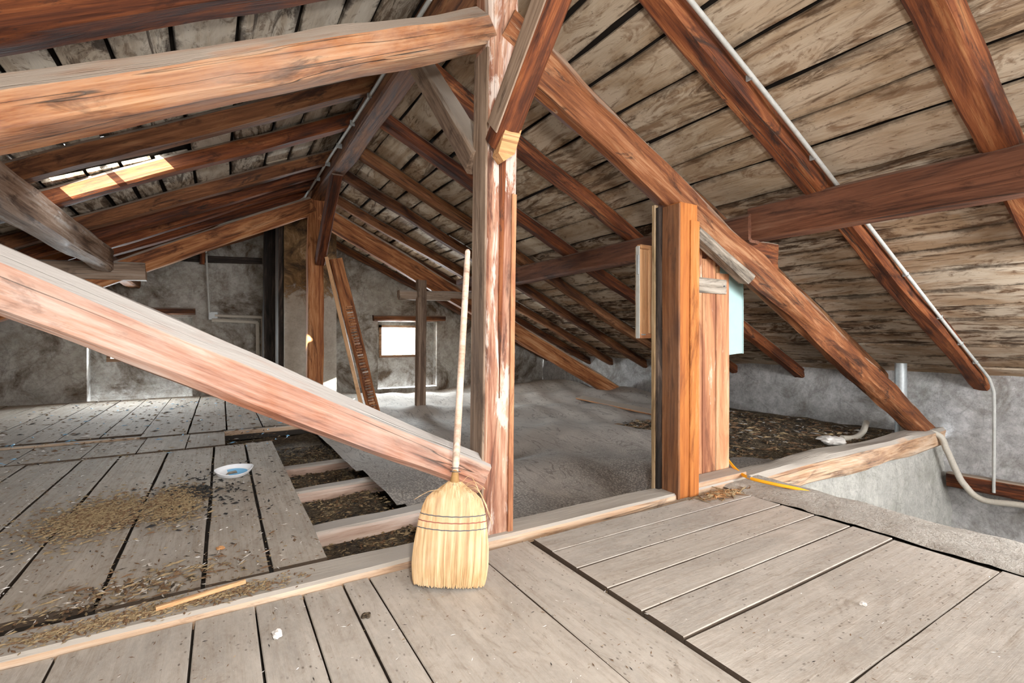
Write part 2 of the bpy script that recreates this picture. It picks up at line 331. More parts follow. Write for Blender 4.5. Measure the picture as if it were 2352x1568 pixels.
def timber(name, p0, p1, w, h, mat, parent=None, side=None, label=None, cat=None, group=None, kind=None, **kw):
    """one piece of wood from p0 to p1 (centre line); w across 'side', h the other way"""
    m, L = frame(p0, p1, side); _seed[0] += 1
    o = bpy.data.objects.new(name, timber_mesh(name, L, w, h, seed=kw.pop('seed', _seed[0]), **kw))
    link(o, M[mat] if isinstance(mat, str) else mat, parent, m)
    return props(o, label, cat, group, kind)
def plank(name, p0, p1, w, t, mat, parent, side=None, edge=0.003, seg=None, **kw):
    L = (Vector(p1) - Vector(p0)).length
    return timber(name, p0, p1, w, t, mat, parent, side, ch=0.003, mids=0, jit=0.0015, edge=edge, seg=seg or max(3, min(14, int(L / .2))), **kw)
def mesh_obj(name, verts, faces, mat, parent=None, smooth=False, recalc=False, **pk):
    me = bpy.data.meshes.new(name); me.from_pydata(verts, [], faces); me.update()
    if recalc:
        bm = bmesh.new(); bm.from_mesh(me); bmesh.ops.recalc_face_normals(bm, faces=bm.faces); bm.to_mesh(me); bm.free()
    if smooth:
        for p in me.polygons: p.use_smooth = True
        me.set_sharp_from_angle(angle=math.radians(40))
    o = bpy.data.objects.new(name, me); link(o, M[mat] if isinstance(mat, str) else mat, parent)
    return props(o, **pk)
def boxes(name, bs, mat, parent=None, bevel=0.0, **pk):
    """several axis-aligned boxes (x0,x1,y0,y1,z0,z1) welded into one mesh"""
    bm = bmesh.new()
    for x0, x1, y0, y1, z0, z1 in bs:
        mw = Matrix.Translation(((x0 + x1) / 2, (y0 + y1) / 2, (z0 + z1) / 2)) @ Matrix.Diagonal((x1 - x0, y1 - y0, z1 - z0, 1))
        bmesh.ops.create_cube(bm, size=1, matrix=mw)
    if bevel: bmesh.ops.bevel(bm, geom=list(bm.edges), offset=bevel, segments=2, affect='EDGES', profile=0.6)
    me = bpy.data.meshes.new(name); bm.to_mesh(me); bm.free()
    o = bpy.data.objects.new(name, me); link(o, M[mat], parent)
    return props(o, **pk)
def smooth_path(pts, sub=8):
    pts = [Vector(p) for p in pts]; out = []
    for i in range(len(pts) - 1):
        p0, p1, p2, p3 = pts[max(0, i - 1)], pts[i], pts[i + 1], pts[min(len(pts) - 1, i + 2)]
        for k in range(sub):
            t = k / sub
            out.append(0.5 * ((2 * p1) + (p2 - p0) * t + (2 * p0 - 5 * p1 + 4 * p2 - p3) * t * t + (3 * p1 - p0 - 3 * p2 + p3) * t ** 3))
    return out + [pts[-1]]
def tube_geo(pts, r, n=10, ribs=0.0):
    pts = [Vector(p) for p in pts]; vs_, fs = [], []; ref = Vector((0.13, 0.31, 0.94)); prev = None
    for i, p in enumerate(pts):
        d = (pts[min(i + 1, len(pts) - 1)] - pts[max(i - 1, 0)]).normalized()
        a = (prev - d * prev.dot(d)) if prev else d.cross(ref)
        if a.length < 1e-4: a = d.cross(Vector((1, 0, 0)))
        a.normalize(); prev = a; b = d.cross(a); rr = (r[i] if isinstance(r, (list, tuple)) else r) * (1 + ribs * (i % 2))
        for k in range(n):
            t = 2 * math.pi * k / n; vs_.append(p + a * (rr * math.cos(t)) + b * (rr * math.sin(t)))
    for i in range(len(pts) - 1):
        for k in range(n): fs.append((i * n + k, i * n + (k + 1) % n, (i + 1) * n + (k + 1) % n, (i + 1) * n + k))
    fs.append(tuple(range(n - 1, -1, -1))); fs.append(tuple((len(pts) - 1) * n + k for k in range(n)))
    return vs_, fs
def tube(name, pts, r, mat, parent=None, n=10, ribs=0.0, **pk):
    v, f = tube_geo(pts, r, n, ribs); return mesh_obj(name, [tuple(x) for x in v], f, mat, parent, True, **pk)
def rough_grid(us, vs_, fn, keep=lambda u, v: True):
    """grid surface, fn(u,v)->(x,y,z); cells kept where keep(centre)"""
    V, F, idx = [], [], {}
    def vid(i, j):
        if (i, j) not in idx: idx[(i, j)] = len(V); V.append(fn(us[i], vs_[j]))
        return idx[(i, j)]
    for i in range(len(us) - 1):
        for j in range(len(vs_) - 1):
            if keep((us[i] + us[i + 1]) / 2, (vs_[j] + vs_[j + 1]) / 2):
                F.append((vid(i, j), vid(i + 1, j), vid(i + 1, j + 1), vid(i, j + 1)))
    return V, F
def span(a, b, step, extra=()):
    n = max(1, round((b - a) / step)); s = sorted(set([round(a + (b - a) * i / n, 4) for i in range(n + 1)] + [round(e, 4) for e in extra]))
    return s
def fb(x, y, z, o=4):
    return noise.fractal(Vector((x, y, z)), 0.9, 2.0, o)

# ------------------------------------------------------------------ roof planes
AX = 1.15; SL = 0.458; ZR = 3.02                 # ridge line; underside of the rafters is ZR - SL*|x-AX|
def under(x): return ZR - SL * abs(x - AX)
XR, XL, YB, YF = 6.75, -4.3, 9.75, -4.5          # inner faces of the walls
cs = 1 / math.sqrt(1 + SL * SL)
RD = 0.13                                       # rafter depth
SKY = (-1.15, -0.44, 4.27, 4.80)                # opening in the left slope
def roof_cover(name, s, holes=None):
    bm_v, bm_f = [], []
    def slab(xa, xb, ya, yb):
        o = len(bm_v)
        for dz in (RD / cs + 0.055, RD / cs + 0.10):
            for x, y in ((xa, ya), (xb, ya), (xb, yb), (xa, yb)): bm_v.append((x, y, under(x) + dz))
        bm_f.extend([(o, o + 1, o + 2, o + 3), (o + 7, o + 6, o + 5, o + 4)] + [(o + k, o + (k + 1) % 4, o + 4 + (k + 1) % 4, o + 4 + k) for k in range(4)])
    if s > 0: slab(AX, XR + .5, YF - .2, YB + .6)
    else:
        h = SKY; slab(XL - .5, h[0], YF - .2, YB + .6); slab(h[1], AX, YF - .2, YB + .6); slab(h[0], h[1], YF - .2, h[2]); slab(h[0], h[1], h[3], YB + .6)
    return mesh_obj(name, bm_v, bm_f, 'roofing', recalc=True, kind='structure')
ceil_r = roof_cover('ceiling', 1); ceil_l = roof_cover('ceiling', -1)
def boarding(par, s, matf, xmax):
    d = 0.06
    while d * cs < xmax:
        w = R.uniform(0.20, 0.34); xm = AX + s * (d + w / 2) * cs; z = under(xm) + (RD + 0.014) / cs
        lo, hi = sorted((AX + s * d * cs, AX + s * (d + w) * cs))
        cuts = [YF, -.95] + sorted(R.sample([.85, 2.58, 3.57, 4.5, 5.35, 6.2, 7.1, 8.0] if s > 0 else [1.6, 3.2, 5.7, 6.3, 6.9, 7.5], 2)) + [YB + .3]
        if s < 0 and hi > SKY[0] + .03 and lo < SKY[1] - .03: cuts = [YF, SKY[2], SKY[3], YB + .3]
        for k in range(len(cuts) - 1):
            if s < 0 and cuts[k] == SKY[2] and cuts[k + 1] == SKY[3]: continue
            dz = R.uniform(0, 0.016)
            bd = plank('board', (xm, cuts[k] + .004, z + dz), (xm, cuts[k + 1] - .004, z + dz + R.uniform(-.004, .004)), w - R.uniform(.016, .034), 0.026, matf(xm), par,
                  side=(s * cs * -1, 0, SL * cs), edge=0.016, efreq=1.3, seg=18)
            bd.color = (w / 2 - .012, 0, 0, 1)
        d += w
boarding(ceil_r, 1, lambda x: 'board_low' if x > 3.6 else 'board_r', XR - AX + .2)
boarding(ceil_l, -1, lambda x: 'board_l', AX - XL + .2)

# ------------------------------------------------------------------ walls
def gable():
    top = lambda x: under(x) + RD / cs + 0.03
    N1 = (2.70, 3.97, -0.04, 1.33); N2 = (-1.78, -0.42, -0.04, 1.34)
    us = span(XL - .2, XR + .25, 0.12, [N1[0], N1[1], N2[0], N2[1], AX]); vv = span(-0.35, 1, 0.03, [])
    zs = span(-0.35, 3.3, 0.11, [N1[2], N1[3], N2[3]])
    inn = lambda x, z, n: n[0] < x < n[1] and n[2] < z < n[3]
    def edge(x, z): return min(min(abs(x - n[0]), abs(x - n[1]), abs(z - n[3])) if n[0] - .1 < x < n[1] + .1 and z < n[3] + .1 else 1 for n in (N1, N2))
    def fn(x, z):
        z = min(z, top(x)); k = min(1, edge(x, z) / .1)
        return (x, YB + k * (0.05 * fb(x * 1.3, 0, z * 1.3) + 0.018 * fb(x * 6, 3, z * 6)), z)
    V, F = rough_grid(us, zs, fn, lambda x, z: not inn(x, z, N1) and not inn(x, z, N2) and z - .06 < top(x))
    for n, yb in ((N1, YB + .22), (N2, YB + .26)):
        for a, b in (((n[0], n[2]), (n[0], n[3])), ((n[0], n[3]), (n[1], n[3])), ((n[1], n[3]), (n[1], n[2]))):
            o = len(V); V += [(a[0], YB, a[1]), (b[0], YB, b[1]), (b[0], yb, b[1]), (a[0], yb, a[1])]; F.append((o, o + 1, o + 2, o + 3))
    o = len(V)
    def backq(x0, x1, z0, z1, y):
        k = len(V); V.extend([(x0, y, z0), (x1, y, z0), (x1, y, z1), (x0, y, z1)]); F.append((k, k + 1, k + 2, k + 3))
    for n, wn_, yb in ((N1, (2.84, 3.56, .64, 1.21), YB + .22), (N2, (-1.54, -.72, .66, .99), YB + .26)):
        backq(n[0], n[1], n[2], wn_[2], yb); backq(n[0], n[1], wn_[3], n[3], yb); backq(n[0], wn_[0], wn_[2], wn_[3], yb); backq(wn_[1], n[1], wn_[2], wn_[3], yb)
        for q in (((wn_[0], wn_[2]), (wn_[0], wn_[3])), ((wn_[1], wn_[2]), (wn_[1], wn_[3])), ((wn_[0], wn_[2]), (wn_[1], wn_[2])), ((wn_[0], wn_[3]), (wn_[1], wn_[3]))):
            k = len(V); (xa, za), (xb, zb) = q; V.extend([(xa, yb, za), (xb, yb, zb), (xb, yb + .25, zb), (xa, yb + .25, za)]); F.append((k, k + 1, k + 2, k + 3))
    return mesh_obj('wall_back', V, F, 'gable', smooth=True, kind='structure')
wall_back = gable()
for x0, x1, z in ((2.60, 4.14, 1.39), (-1.95, -.38, 1.42)):
    timber('lintel', (x0, YB - .01, z), (x1, YB - .01, z + .02), 0.16, 0.11, 'dark', wall_back, jit=0.012, ch=0.02)
def window(n, x0, x1, z0, z1, y):
    f = boxes('window_%d' % n, [(x0, x0 + .05, y - .03, y + .03, z0, z1), (x1 - .05, x1, y - .03, y + .03, z0, z1), (x0, x1, y - .035, y + .035, z0, z0 + .05), (x0, x1, y - .03, y + .03, z1 - .045, z1)], 'frame', kind='structure')
    boxes('pane', [(x0 + .04, x1 - .04, y - .003, y + .003, z0 + .04, z1 - .04)], 'glass', f)
window(1, 2.78, 3.62, .585, 1.255, YB + .21); window(2, -1.58, -.68, .61, 1.04, YB + .25)

def side_wall(name, X, mat, z0, s):
    us = span(YF, YB, 0.13); zs = span(z0, under(X) + RD / cs + .05, 0.10)
    V, F = rough_grid(us, zs, lambda y, z: (X + s * (-0.05 * fb(y * 1.1, z * 1.4, 2) - 0.025 * fb(y * 5, z * 5, 7)), y, z))
    return mesh_obj(name, V, F, mat, smooth=True, kind='structure')
wall_right = side_wall('wall_right', XR, 'rubble', -1.5, 1)
wall_left = side_wall('wall_left', XL, 'rubble', -0.3, -1)
V, F = [(XL, YF, -1.5), (XR, YF, -1.5), (XR, YF, under(XR) + .2), (AX, YF, ZR + .2), (XL, YF, under(XL) + .2)], [(0, 1, 2, 3, 4)]
mesh_obj('wall_front', V, F, 'rubble', kind='structure')
# plaster under the tie beam, closing the deep pocket beside the right wall
us = span(3.33, XR + .05, 0.09); zs = span(-1.5, -0.10, 0.08)
V, F = rough_grid(us, zs, lambda x, z: (x, 2.10 - 0.10 * max(0, (-.2 - z)) + 0.03 * fb(x * 2, z * 2, 1) + .014 * fb(x * 7, z * 7, 4), z))
mesh_obj('wall_lower', V, F, 'bright_plaster', smooth=True, kind='structure')
us = span(YF, 2.14, 0.09); zs = span(-1.5, -0.03, 0.09)
V, F = rough_grid(us, zs, lambda y, z: (3.34 + 0.03 * fb(y * 2, z * 2, 1), y, z))
mesh_obj('wall_pocket', V, F, 'rubble', smooth=True, kind='structure')
mesh_obj('floor', [(3.3, YF, -1.45), (XR, YF, -1.45), (XR, 2.3, -1.45), (3.3, 2.3, -1.45)], [(0, 1, 2, 3)], 'subfloor', kind='structure')

# ------------------------------------------------------------------ floors
fl = boxes('floor', [(XL, 3.33, YF, 2.05, -.10, -.034)], 'subfloor', kind='structure')
G = 0.004
xs = [-4.25, -3.9, -3.6, -3.25, -2.95, -2.6, -2.3, -2.0, -1.68, -1.36, -1.05, -.76, -.447, -.083, .108, .272, .42, .528, 1.02, 1.30]
for i in range(len(xs) - 1):
    a, b = xs[i], xs[i + 1]; dz = R.uniform(-.004, .002)
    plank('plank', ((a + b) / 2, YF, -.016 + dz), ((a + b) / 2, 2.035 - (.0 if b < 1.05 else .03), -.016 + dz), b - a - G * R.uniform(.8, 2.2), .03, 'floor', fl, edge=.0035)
ys = [-1.68, -1.42, -1.1, -.8, -.45, -.1, .3, .695, 1.078, 1.262, 1.444, 1.636, 1.82, 1.985]
for i in range(len(ys) - 1):
    a, b = ys[i], ys[i + 1]; dz = R.uniform(-.002, .002) + (.006 if b > 1.1 else 0)
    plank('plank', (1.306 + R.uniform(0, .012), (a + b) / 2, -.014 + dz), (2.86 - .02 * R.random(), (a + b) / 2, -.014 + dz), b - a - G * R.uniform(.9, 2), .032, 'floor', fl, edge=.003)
# mortar kerb along the right edge of the planks
us = span(2.885, 3.36, 0.035); vv = span(YF, 2.06, 0.04)
V, F = rough_grid(us, vv, lambda x, y: (x + .02 * fb(x * 3, y * 4, 9) * (1 if x > 3.3 or x < 2.9 else 0), y, .012 - .05 * max(0, (x - 3.28) / .08) ** 2 - .05 * max(0, (2.90 - x) / .03) ** 2 + .012 * fb(x * 5, y * 5, 3)))
mesh_obj('trim_1', V, F, 'mortar', smooth=True, kind='structure')

# left boards behind the truss
fll = boxes('floor', [(XL, .40, 2.24, 5.2, -.10, -.034), (XL, 1.0, 5.97, YB + .05, -.10, -.034), (XL, .02, 5.15, 6.0, -.10, -.034)], 'subfloor', kind='structure')
xl = [-4.25, -3.9, -3.55, -3.2, -2.9, -2.55, -2.25, -1.95, -1.65, -1.32, -.985, -.735, -.405, -.06, .187, .425]
for i in range(len(xl) - 1):
    a, b = xl[i], xl[i + 1]; dz = R.uniform(-.006, .004); y0 = 2.26 + (0.06 if a > -.5 else .10 + .12 * R.random()); y1 = 5.25 - .035 * i / 15
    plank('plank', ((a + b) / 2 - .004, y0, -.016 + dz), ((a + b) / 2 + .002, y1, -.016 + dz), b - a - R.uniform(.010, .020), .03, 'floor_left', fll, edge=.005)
xm = [-4.2, -3.8, -3.4, -3.0, -2.6, -2.2, -1.85, -1.45, -1.0, -.635, -.28, .03]
for i in range(len(xm) - 1):
    a, b = xm[i], xm[i + 1]
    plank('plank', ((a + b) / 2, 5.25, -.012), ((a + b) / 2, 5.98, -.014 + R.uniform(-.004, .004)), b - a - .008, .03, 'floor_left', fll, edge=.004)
xf = [-4.2, -3.8, -3.4, -3.0, -2.65, -2.3, -1.97, -1.645, -1.36, -1.03, -.70, -.305, .05, .39, .72, 1.0]
for i in range(len(xf) - 1):
    a, b = xf[i], xf[i + 1]
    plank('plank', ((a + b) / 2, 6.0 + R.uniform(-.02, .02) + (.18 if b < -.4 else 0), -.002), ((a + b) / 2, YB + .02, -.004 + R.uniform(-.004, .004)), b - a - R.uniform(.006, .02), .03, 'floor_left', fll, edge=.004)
timber('nosing', (-4.2, 6.14, -.004), (-.33, 6.03, -.004), .03, .036, 'tie', fll, jit=.004, ch=.004)
timber('nosing', (.02, 5.955, -.012), (1.0, 5.93, -.012), .05, .05, 'tie', fll, jit=.004, ch=.004)

SOILP = [(4.35, 4.6), (4.25, 3.9), (4.0, 3.2), (3.95, 2.8), (4.35, 2.5), (4.8, 2.2), (6.8, 2.2), (6.8, 4.9), (5.6, 4.75), (5.1, 4.45), (4.7, 4.7)]
def inpoly(x, y, P):
    c = False; n = len(P)
    for i in range(n):
        (xa, ya), (xb, yb) = P[i], P[i - 1]
        if (ya > y) != (yb > y) and x < (xb - xa) * (y - ya) / (yb - ya) + xa: c = not c
    return c
# soil filling under everything else
us = span(-4.2, XR + .05, 0.10); vv = span(2.2, YB + .05, 0.10)
def soil_z(x, y):
    z = -.125 + .02 * fb(x * 2.2, y * 2.2, 5) + .010 * fb(x * 9, y * 9, 1)
    if x > 4.0: z += .05 * min(1, (x - 4) / 1.5) + .03 * fb(x * 1.5, y * 1.5, 8)
    if x < .95 and y < 6: z += .03
    elif not inpoly(x, y, SOILP): z -= .12
    return z
V, F = rough_grid(us, vv, lambda x, y: (x, y, soil_z(x, y)))
mesh_obj('soil_fill', V, F, 'soil', smooth=True, label='dark chaff and soil filling the bays between the floor joists', cat='soil', kind='stuff')
def joist(y, x0, x1, lab, z=-.07, h=.10, w=.11, dy=0.05):
    timber('joist', (x0, y, z), (x1, y + dy, z), w, h, 'joist', label=lab, cat='joist', jit=.010, ch=.012, group='joists in the open bay')
joist(2.745, .30, 1.30, 'pale dusty joist crossing the open bay nearest the broom', -.068, .105, .13)
joist(3.50, .30, 1.25, 'pale pinkish joist crossing the open bay, second from the broom', -.070, .10, .10)
joist(4.19, .30, 1.25, 'brownish joist end in the open bay, third from the broom', -.075, .10, .10)

# dust sheet over the sunken right half
def sheet_left(y):
    tab = [(2.2, 1.10), (2.75, 1.06), (2.92, .93), (3.4, .92), (4.1, .86), (5.1, .85), (5.9, .95), (9.8, 1.02)]
    for (ya, xa), (yb, xb) in zip(tab, tab[1:]):
        if ya <= y <= yb: return xa + (xb - xa) * (y - ya) / (yb - ya)
    return 1.0
def sheet_z(x, y):
    fall = min(1, max(0, (x - 1.05) / 1.3))
    z = -.012 - .085 * fall * fall * (3 - 2 * fall)
    wv = .042 * math.sin(3.2 * y + 1.7 * x + 2.2 * noise.noise(Vector((x * .6, y * .6, 3)))) * (0.3 + .7 * fall)
    rip = .014 * math.sin(11 * x - 4 * y + 3 * noise.noise(Vector((x * .9, y * .9, 8)))) * fall
    z += wv + rip + .012 * fb(x * 1.7, y * 1.7, 2)
    dd = math.hypot(x - 2.55, y - 6.93); z += .05 * max(0, 1 - dd / .35)
    if x > 5.6: z += .10 * (x - 5.6)
    return z
us = span(.82, 6.65, 0.05); vv = span(2.24, YB + .02, 0.06)
V, F = rough_grid(us, vv, lambda x, y: (x, y, sheet_z(max(x, sheet_left(y)), y)), lambda x, y: x > sheet_left(y) + .03 * noise.noise(Vector((y * 2, 0, 0))) and not inpoly(x + .12 * noise.noise(Vector((x * 2, y * 2, 0))), y, SOILP))
mesh_obj('dust_sheet', V, F, 'sheet', smooth=True, label='grey dusty mesh sheet draped over the sunken floor right of the king post', cat='sheet')

# ------------------------------------------------------------------ truss nearest the camera
timber('tie_beam', (XL, 2.125, -.065), (3.0, 2.135, -.065), .17, .19, 'tie', label='pale tie beam flush with the floor, its near edge orange, under broom and post', cat='beam', jit=.008, ch=(.012, .012, .01, .01), seg=60)
timber('tie_beam', (2.95, 2.15, -.075), (6.62, 2.13, -.055), .20, .20, 'tie', label='pale cracked beam end over the plaster pocket, below the right principal rafter', cat='beam', jit=.016, ch=.03, wave=.02)
kp = timber('king_post', (1.166, 2.153, -.02), (1.21, 2.153, 2.84), .145, .168, 'post', label='flaking whitewashed king post the broom leans on', cat='post', jit=.007, ch=(.01, .012, .012, .02), wave=.012, seg=34)
timber('side_face', (1.0825, 2.153, -.0), (1.116, 2.153, 2.42), .140, .012, 'grey', kp, jit=.003, ch=.003, wave=.0)
timber('bare_strip', (1.196, 2.079, 1.95), (1.176, 2.079, .70), .006, .036, 'red', kp, taper=(1, .12), mids=0, edge=0.0, jit=.006, ch=.002, seg=26, wave=.012)
timber('edge_strip', (1.237, 2.078, .01), (1.262, 2.078, 1.72), .008, .026, 'partition', kp, mids=0, jit=.003, ch=.002, seg=24)
timber('principal_rafter', (XL - .1, 2.155, -.08), (1.13, 2.155, 2.55), .16, .275, 'orange_dusty', label='long hewn orange principal rafter across the upper left, meeting the king post', cat='rafter', taper=(.95, .68), jit=.013, ch=(.03, (.075, .105), .03, .03), wave=.012, group='principal rafters', seg=80)
timber('principal_rafter', (1.22, 2.155, 2.56), (6.50, 2.155, -.02), .16, .245, 'rough', label='knotty orange principal rafter running from the king post down to the right wall', cat='rafter', taper=(1, 1.0), jit=.022, ch=(.045, .05, .05, .045), wave=.014, group='principal rafters', seg=90)
timber('rotten_edge', (2.66, 2.12, 1.705), (3.22, 2.115, 1.425), .13, .08, 'label', bpy.data.objects['principal_rafter.001'], jit=.02, ch=.03)
timber('strut', (-1.42, 2.14, 1.59), (1.10, 2.14, .325), .15, .215, 'pink', label='wide worn pinkish strut rising left from the foot of the king post', cat='strut', taper=(1, .80), jit=.010, ch=(.02, (.06, .05), .03, .02), wave=.008, seg=60)
br = timber('knee_brace', (1.15, 2.04, 1.93), (1.17, 1.08, 2.90), .115, .12, 'red', side=(1, 0, 0), label='orange knee brace in front of the king post, its foot splintered', cat='brace', jit=.006, ch=.014, group='knee braces')
timber('grey_face', (1.088, 1.99, 1.985), (1.108, 1.08, 2.905), .008, .112, 'grey', br, side=(1, 0, 0), jit=.002, ch=.002)
# splintered foot of the brace
V, F = [], []
pts = [(.0, -.07), (.03, -.10), (.075, -.06), (.09, .045), (.065, .03), (.055, .12), (.04, .05), (.025, .065), (.01, .01)]
for dy in (-.028, .03):
    for x, z in pts: V.append((1.105 + x * 1.15, 1.965 + dy + .35 * z * -1, 1.93 + z))
n = len(pts); F = [tuple(range(n)), tuple(range(2 * n - 1, n - 1, -1))] + [(i, (i + 1) % n, n + (i + 1) % n, n + i) for i in range(n)]
mesh_obj('splinter', V, F, 'fresh', br, recalc=True, label='pale fresh break at the foot of the brace')
timber('knee_brace', (1.15, 2.24, 1.90), (1.13, 3.14, 2.90), .13, .13, 'grey', side=(1, 0, 0), label='grey dusty knee brace behind the king post, rising to the ridge beam', cat='brace', jit=.006, ch=.014, group='knee braces')
timber('purlin_bearer', (3.0, 2.31, 1.645), (3.86, 2.31, 1.645), .14, .22, 'red', label='short sawn bearer block behind the right principal rafter, end grain showing', cat='beam', jit=.008, ch=.01)

# ridge and side purlins
timber('ridge_beam', (1.13, YF, 2.93), (1.12, 8.19, 2.95), .17, .20, 'dark', label='dark ridge beam running along the top of the roof', cat='beam', jit=.008, ch=.015, wave=.02, seg=70)
timber('purlin', (3.52, YF, 1.84), (3.50, 2.22, 1.86), .17, .25, 'purlin', label='thick plum-brown purlin coming from the right edge to the principal rafter', cat='purlin', jit=.007, ch=.014, wave=.015, group='purlins')
timber('purlin', (3.46, 2.19, 1.83), (3.42, 7.35, 1.85), .15, .22, 'purlin', label='plum-brown purlin behind the king post, seen left of the wooden box', cat='purlin', jit=.010, ch=.02, wave=.02, group='purlins')
timber('purlin', (-1.13, .4, 1.88), (-1.12, 6.86, 1.86), .17, .26, 'grey_brown', label='left purlin ending in a long slanted cut, whitish at its middle', cat='purlin', jit=.010, ch=.03, wave=.02, group='purlins', seg=60)
timber('purlin', (-1.20, 6.8, 1.90), (-1.2, YB + .05, 1.90), .16, .22, 'dark', label='far left purlin beyond the second truss, in shade', cat='purlin', jit=.010, ch=.02, group='purlins')

# ------------------------------------------------------------------ second truss
k2 = timber('king_post', (1.09, 7.02, -.1), (1.10, 7.02, 2.86), .16, .20, 'orange', label='far red-brown king post in front of the plastered chimney', cat='post', jit=.008, ch=.014, wave=.015)
timber('principal_rafter', (XL, 7.02, .12), (1.06, 7.02, 2.79), .15, .225, 'orange', label='principal rafter of the far truss, left of its king post', cat='rafter', jit=.010, ch=.025, wave=.02, group='principal rafters')
timber('principal_rafter', (1.16, 7.02, 2.70), (6.70, 7.02, -.13), .17, .27, 'orange', label='principal rafter of the far truss, sloping right behind the king post to the floor', cat='rafter', jit=.012, ch=.03, wave=.02, group='principal rafters')
timber('knee_brace', (1.13, 6.90, 2.02), (1.12, 5.72, 2.88), .12, .13, 'red', side=(1, 0, 0), label='dark red knee brace on the near side of the far king post', cat='brace', jit=.005, ch=.012, group='knee braces')
timber('purlin_bearer', (2.24, 6.98, 1.63), (3.75, 6.98, 1.66), .14, .14, 'grey', label='short bearer with a rounded end beside the thin prop post', cat='beam', jit=.010, ch=(.02, .02, .05, .05))
timber('purlin_bearer', (-1.72, 6.98, 1.72), (-.75, 6.98, 1.76), .15, .20, 'grey', label='grey bearer block under the slanted end of the left purlin', cat='beam', jit=.008, ch=.015)
timber('prop_post', (2.555, 6.93, -.2), (2.575, 6.93, 1.86), .10, .145, 'grey', label='thin brown prop post standing in front of the bright window', cat='post', jit=.006, ch=.01)

# ------------------------------------------------------------------ common rafters
def rafter(s, y, lab, w, mat, y1=None, xe=None, h=RD, **kw):
    xe = xe if xe is not None else (6.86 if s > 0 else XL)
    a = (AX + s * .02, y, ZR - .01 + h / 2 / cs); b = (xe, y1 if y1 is not None else y, under(xe) + h / 2 / cs - .01)
    timber('rafter', a, b, w, h, mat, label=lab, cat='rafter', group='rafters of the %s roof slope' % ('right' if s > 0 else 'left'), jit=.011, ch=.02, wave=.02, seg=44, side=(0, 1, 0), **kw)
rafter(1, .83, 'near right-slope rafter at the top right corner, darkly knotted', .15, 'red', .85, 4.6)
rafter(1, 1.70, 'right-slope rafter carrying the pale straight conduit', .14, 'red', 1.80, 7.05)
rafter(1, 2.60, 'right-slope rafter just behind the near principal rafter', .13, 'dark', 2.66, 7.0)
rafter(1, 3.44, 'right-slope rafter visible between king post and wooden box, nearest of them', .13, 'red', 3.64, 7.05)
for y, y1, lab in ((4.46, 4.62, 'second right-slope rafter behind the king post'), (5.36, 5.6, 'third right-slope rafter behind the king post'), (6.22, 6.45, 'fourth right-slope rafter behind the king post, darkest'),
                   (7.22, 7.35, 'fifth right-slope rafter, just above the far principal rafter'), (8.05, 8.05, 'sixth right-slope rafter, beyond the far truss'), (9.58, 9.58, 'last right-slope rafter, against the gable')):
    rafter(1, y, lab, .13, 'dark' if y != 4.46 else 'red', y1)
for y, y1, lab, w, m in ((2.42, 3.08, 'left-slope rafter at the top left corner above the long principal', .17, 'red'), (3.90, 4.75, 'left-slope rafter on the near side of the bright roof opening', .14, 'dark'), (4.66, 5.32, 'left-slope rafter on the far side of the bright roof opening, sunlit', .15, 'red'),
                     (5.76, 6.02, 'left-slope rafter, first beyond the roof opening', .14, 'dark'), (6.28, 6.7, 'left-slope rafter, second beyond the roof opening', .13, 'red'),
                     (6.74, 7.25, 'left-slope rafter, third beyond the roof opening', .13, 'red'), (7.36, 7.5, 'left-slope rafter, fourth beyond the roof opening', .13, 'red'), (8.1, 8.1, 'left-slope rafter, fifth beyond the roof opening', .13, 'dark'), (9.3, 9.3, 'left-slope rafter nearest the gable', .13, 'dark')):
    rafter(-1, y, lab, w, m, y1)
# glazed opening
sk = boxes('window_3', [], 'frame', kind='structure')
V, F = [], []
def slope_box(x0, x1, y0, y1, d0, d1):
    o = len(V)
    for dz in (d0, d1):
        for x, y in ((x0, y0), (x1, y0), (x1, y1), (x0, y1)): V.append((x, y, under(x) + RD / cs + dz))
    F.extend([(o, o + 3, o + 2, o + 1), (o + 4, o + 5, o + 6, o + 7)] + [(o + k, o + (k + 1) % 4, o + 4 + (k + 1) % 4, o + 4 + k) for k in range(4)])
x0, x1, y0, y1 = SKY
for b in ((x0 - .03, x0 + .01, y0, y1), (x1 - .01, x1 + .03, y0, y1), (x0, x1, y0 - .02, y0 + .012), (x0, x1, y1 - .012, y1 + .02), (x0 + .33, x0 + .345, y0, y1)): slope_box(*b, .06, .11)
sk.data.from_pydata(V, [], F)
V, F = [], []; slope_box(x0, x1, y0, y1, .115, .12); mesh_obj('pane', V, F, 'glass', sk)

# ------------------------------------------------------------------ chimney and things at the gable
def chimneymat():
    t = NT('stained_chimney_plaster'); P = lambda q: t.coords(q, rand=False, world=True)
    n = t.noise(P((1, 1, 1)), 3.5, 6, 0.72, 1.0); n2 = t.noise(P((1, 1, 1)), 9, 5, 0.7); n3 = t.noise(P((1, 1, 1)), 34, 4, 0.7)
    col = t.mix(t.mr(n2, .35, .65), (0.46, 0.43, 0.37), (0.60, 0.58, 0.52)); col = t.mix(t.mr(n3, .52, .75, 0, .4), col, (0.2, 0.18, 0.15))
    sx = t.add('ShaderNodeSeparateXYZ'); t.link(t._p, sx.inputs[0])
    h = t.math('ADD', sx.outputs[2], t.mr(n, .3, .7, -.35, .35))
    br = t.ramp(n, [(.36, (0.035, 0.024, 0.015)), (.47, (0.15, 0.09, 0.04)), (.58, (0.30, 0.19, 0.085)), (.68, (0.46, 0.38, 0.28))])
    col = t.mix(t.mr(h, 1.55, 1.80, 0, .95), col, br)
    t.bump(t.math('ADD', n2, n3), .6, .02); return t.done(col, .95)
M['chimney'] = chimneymat()
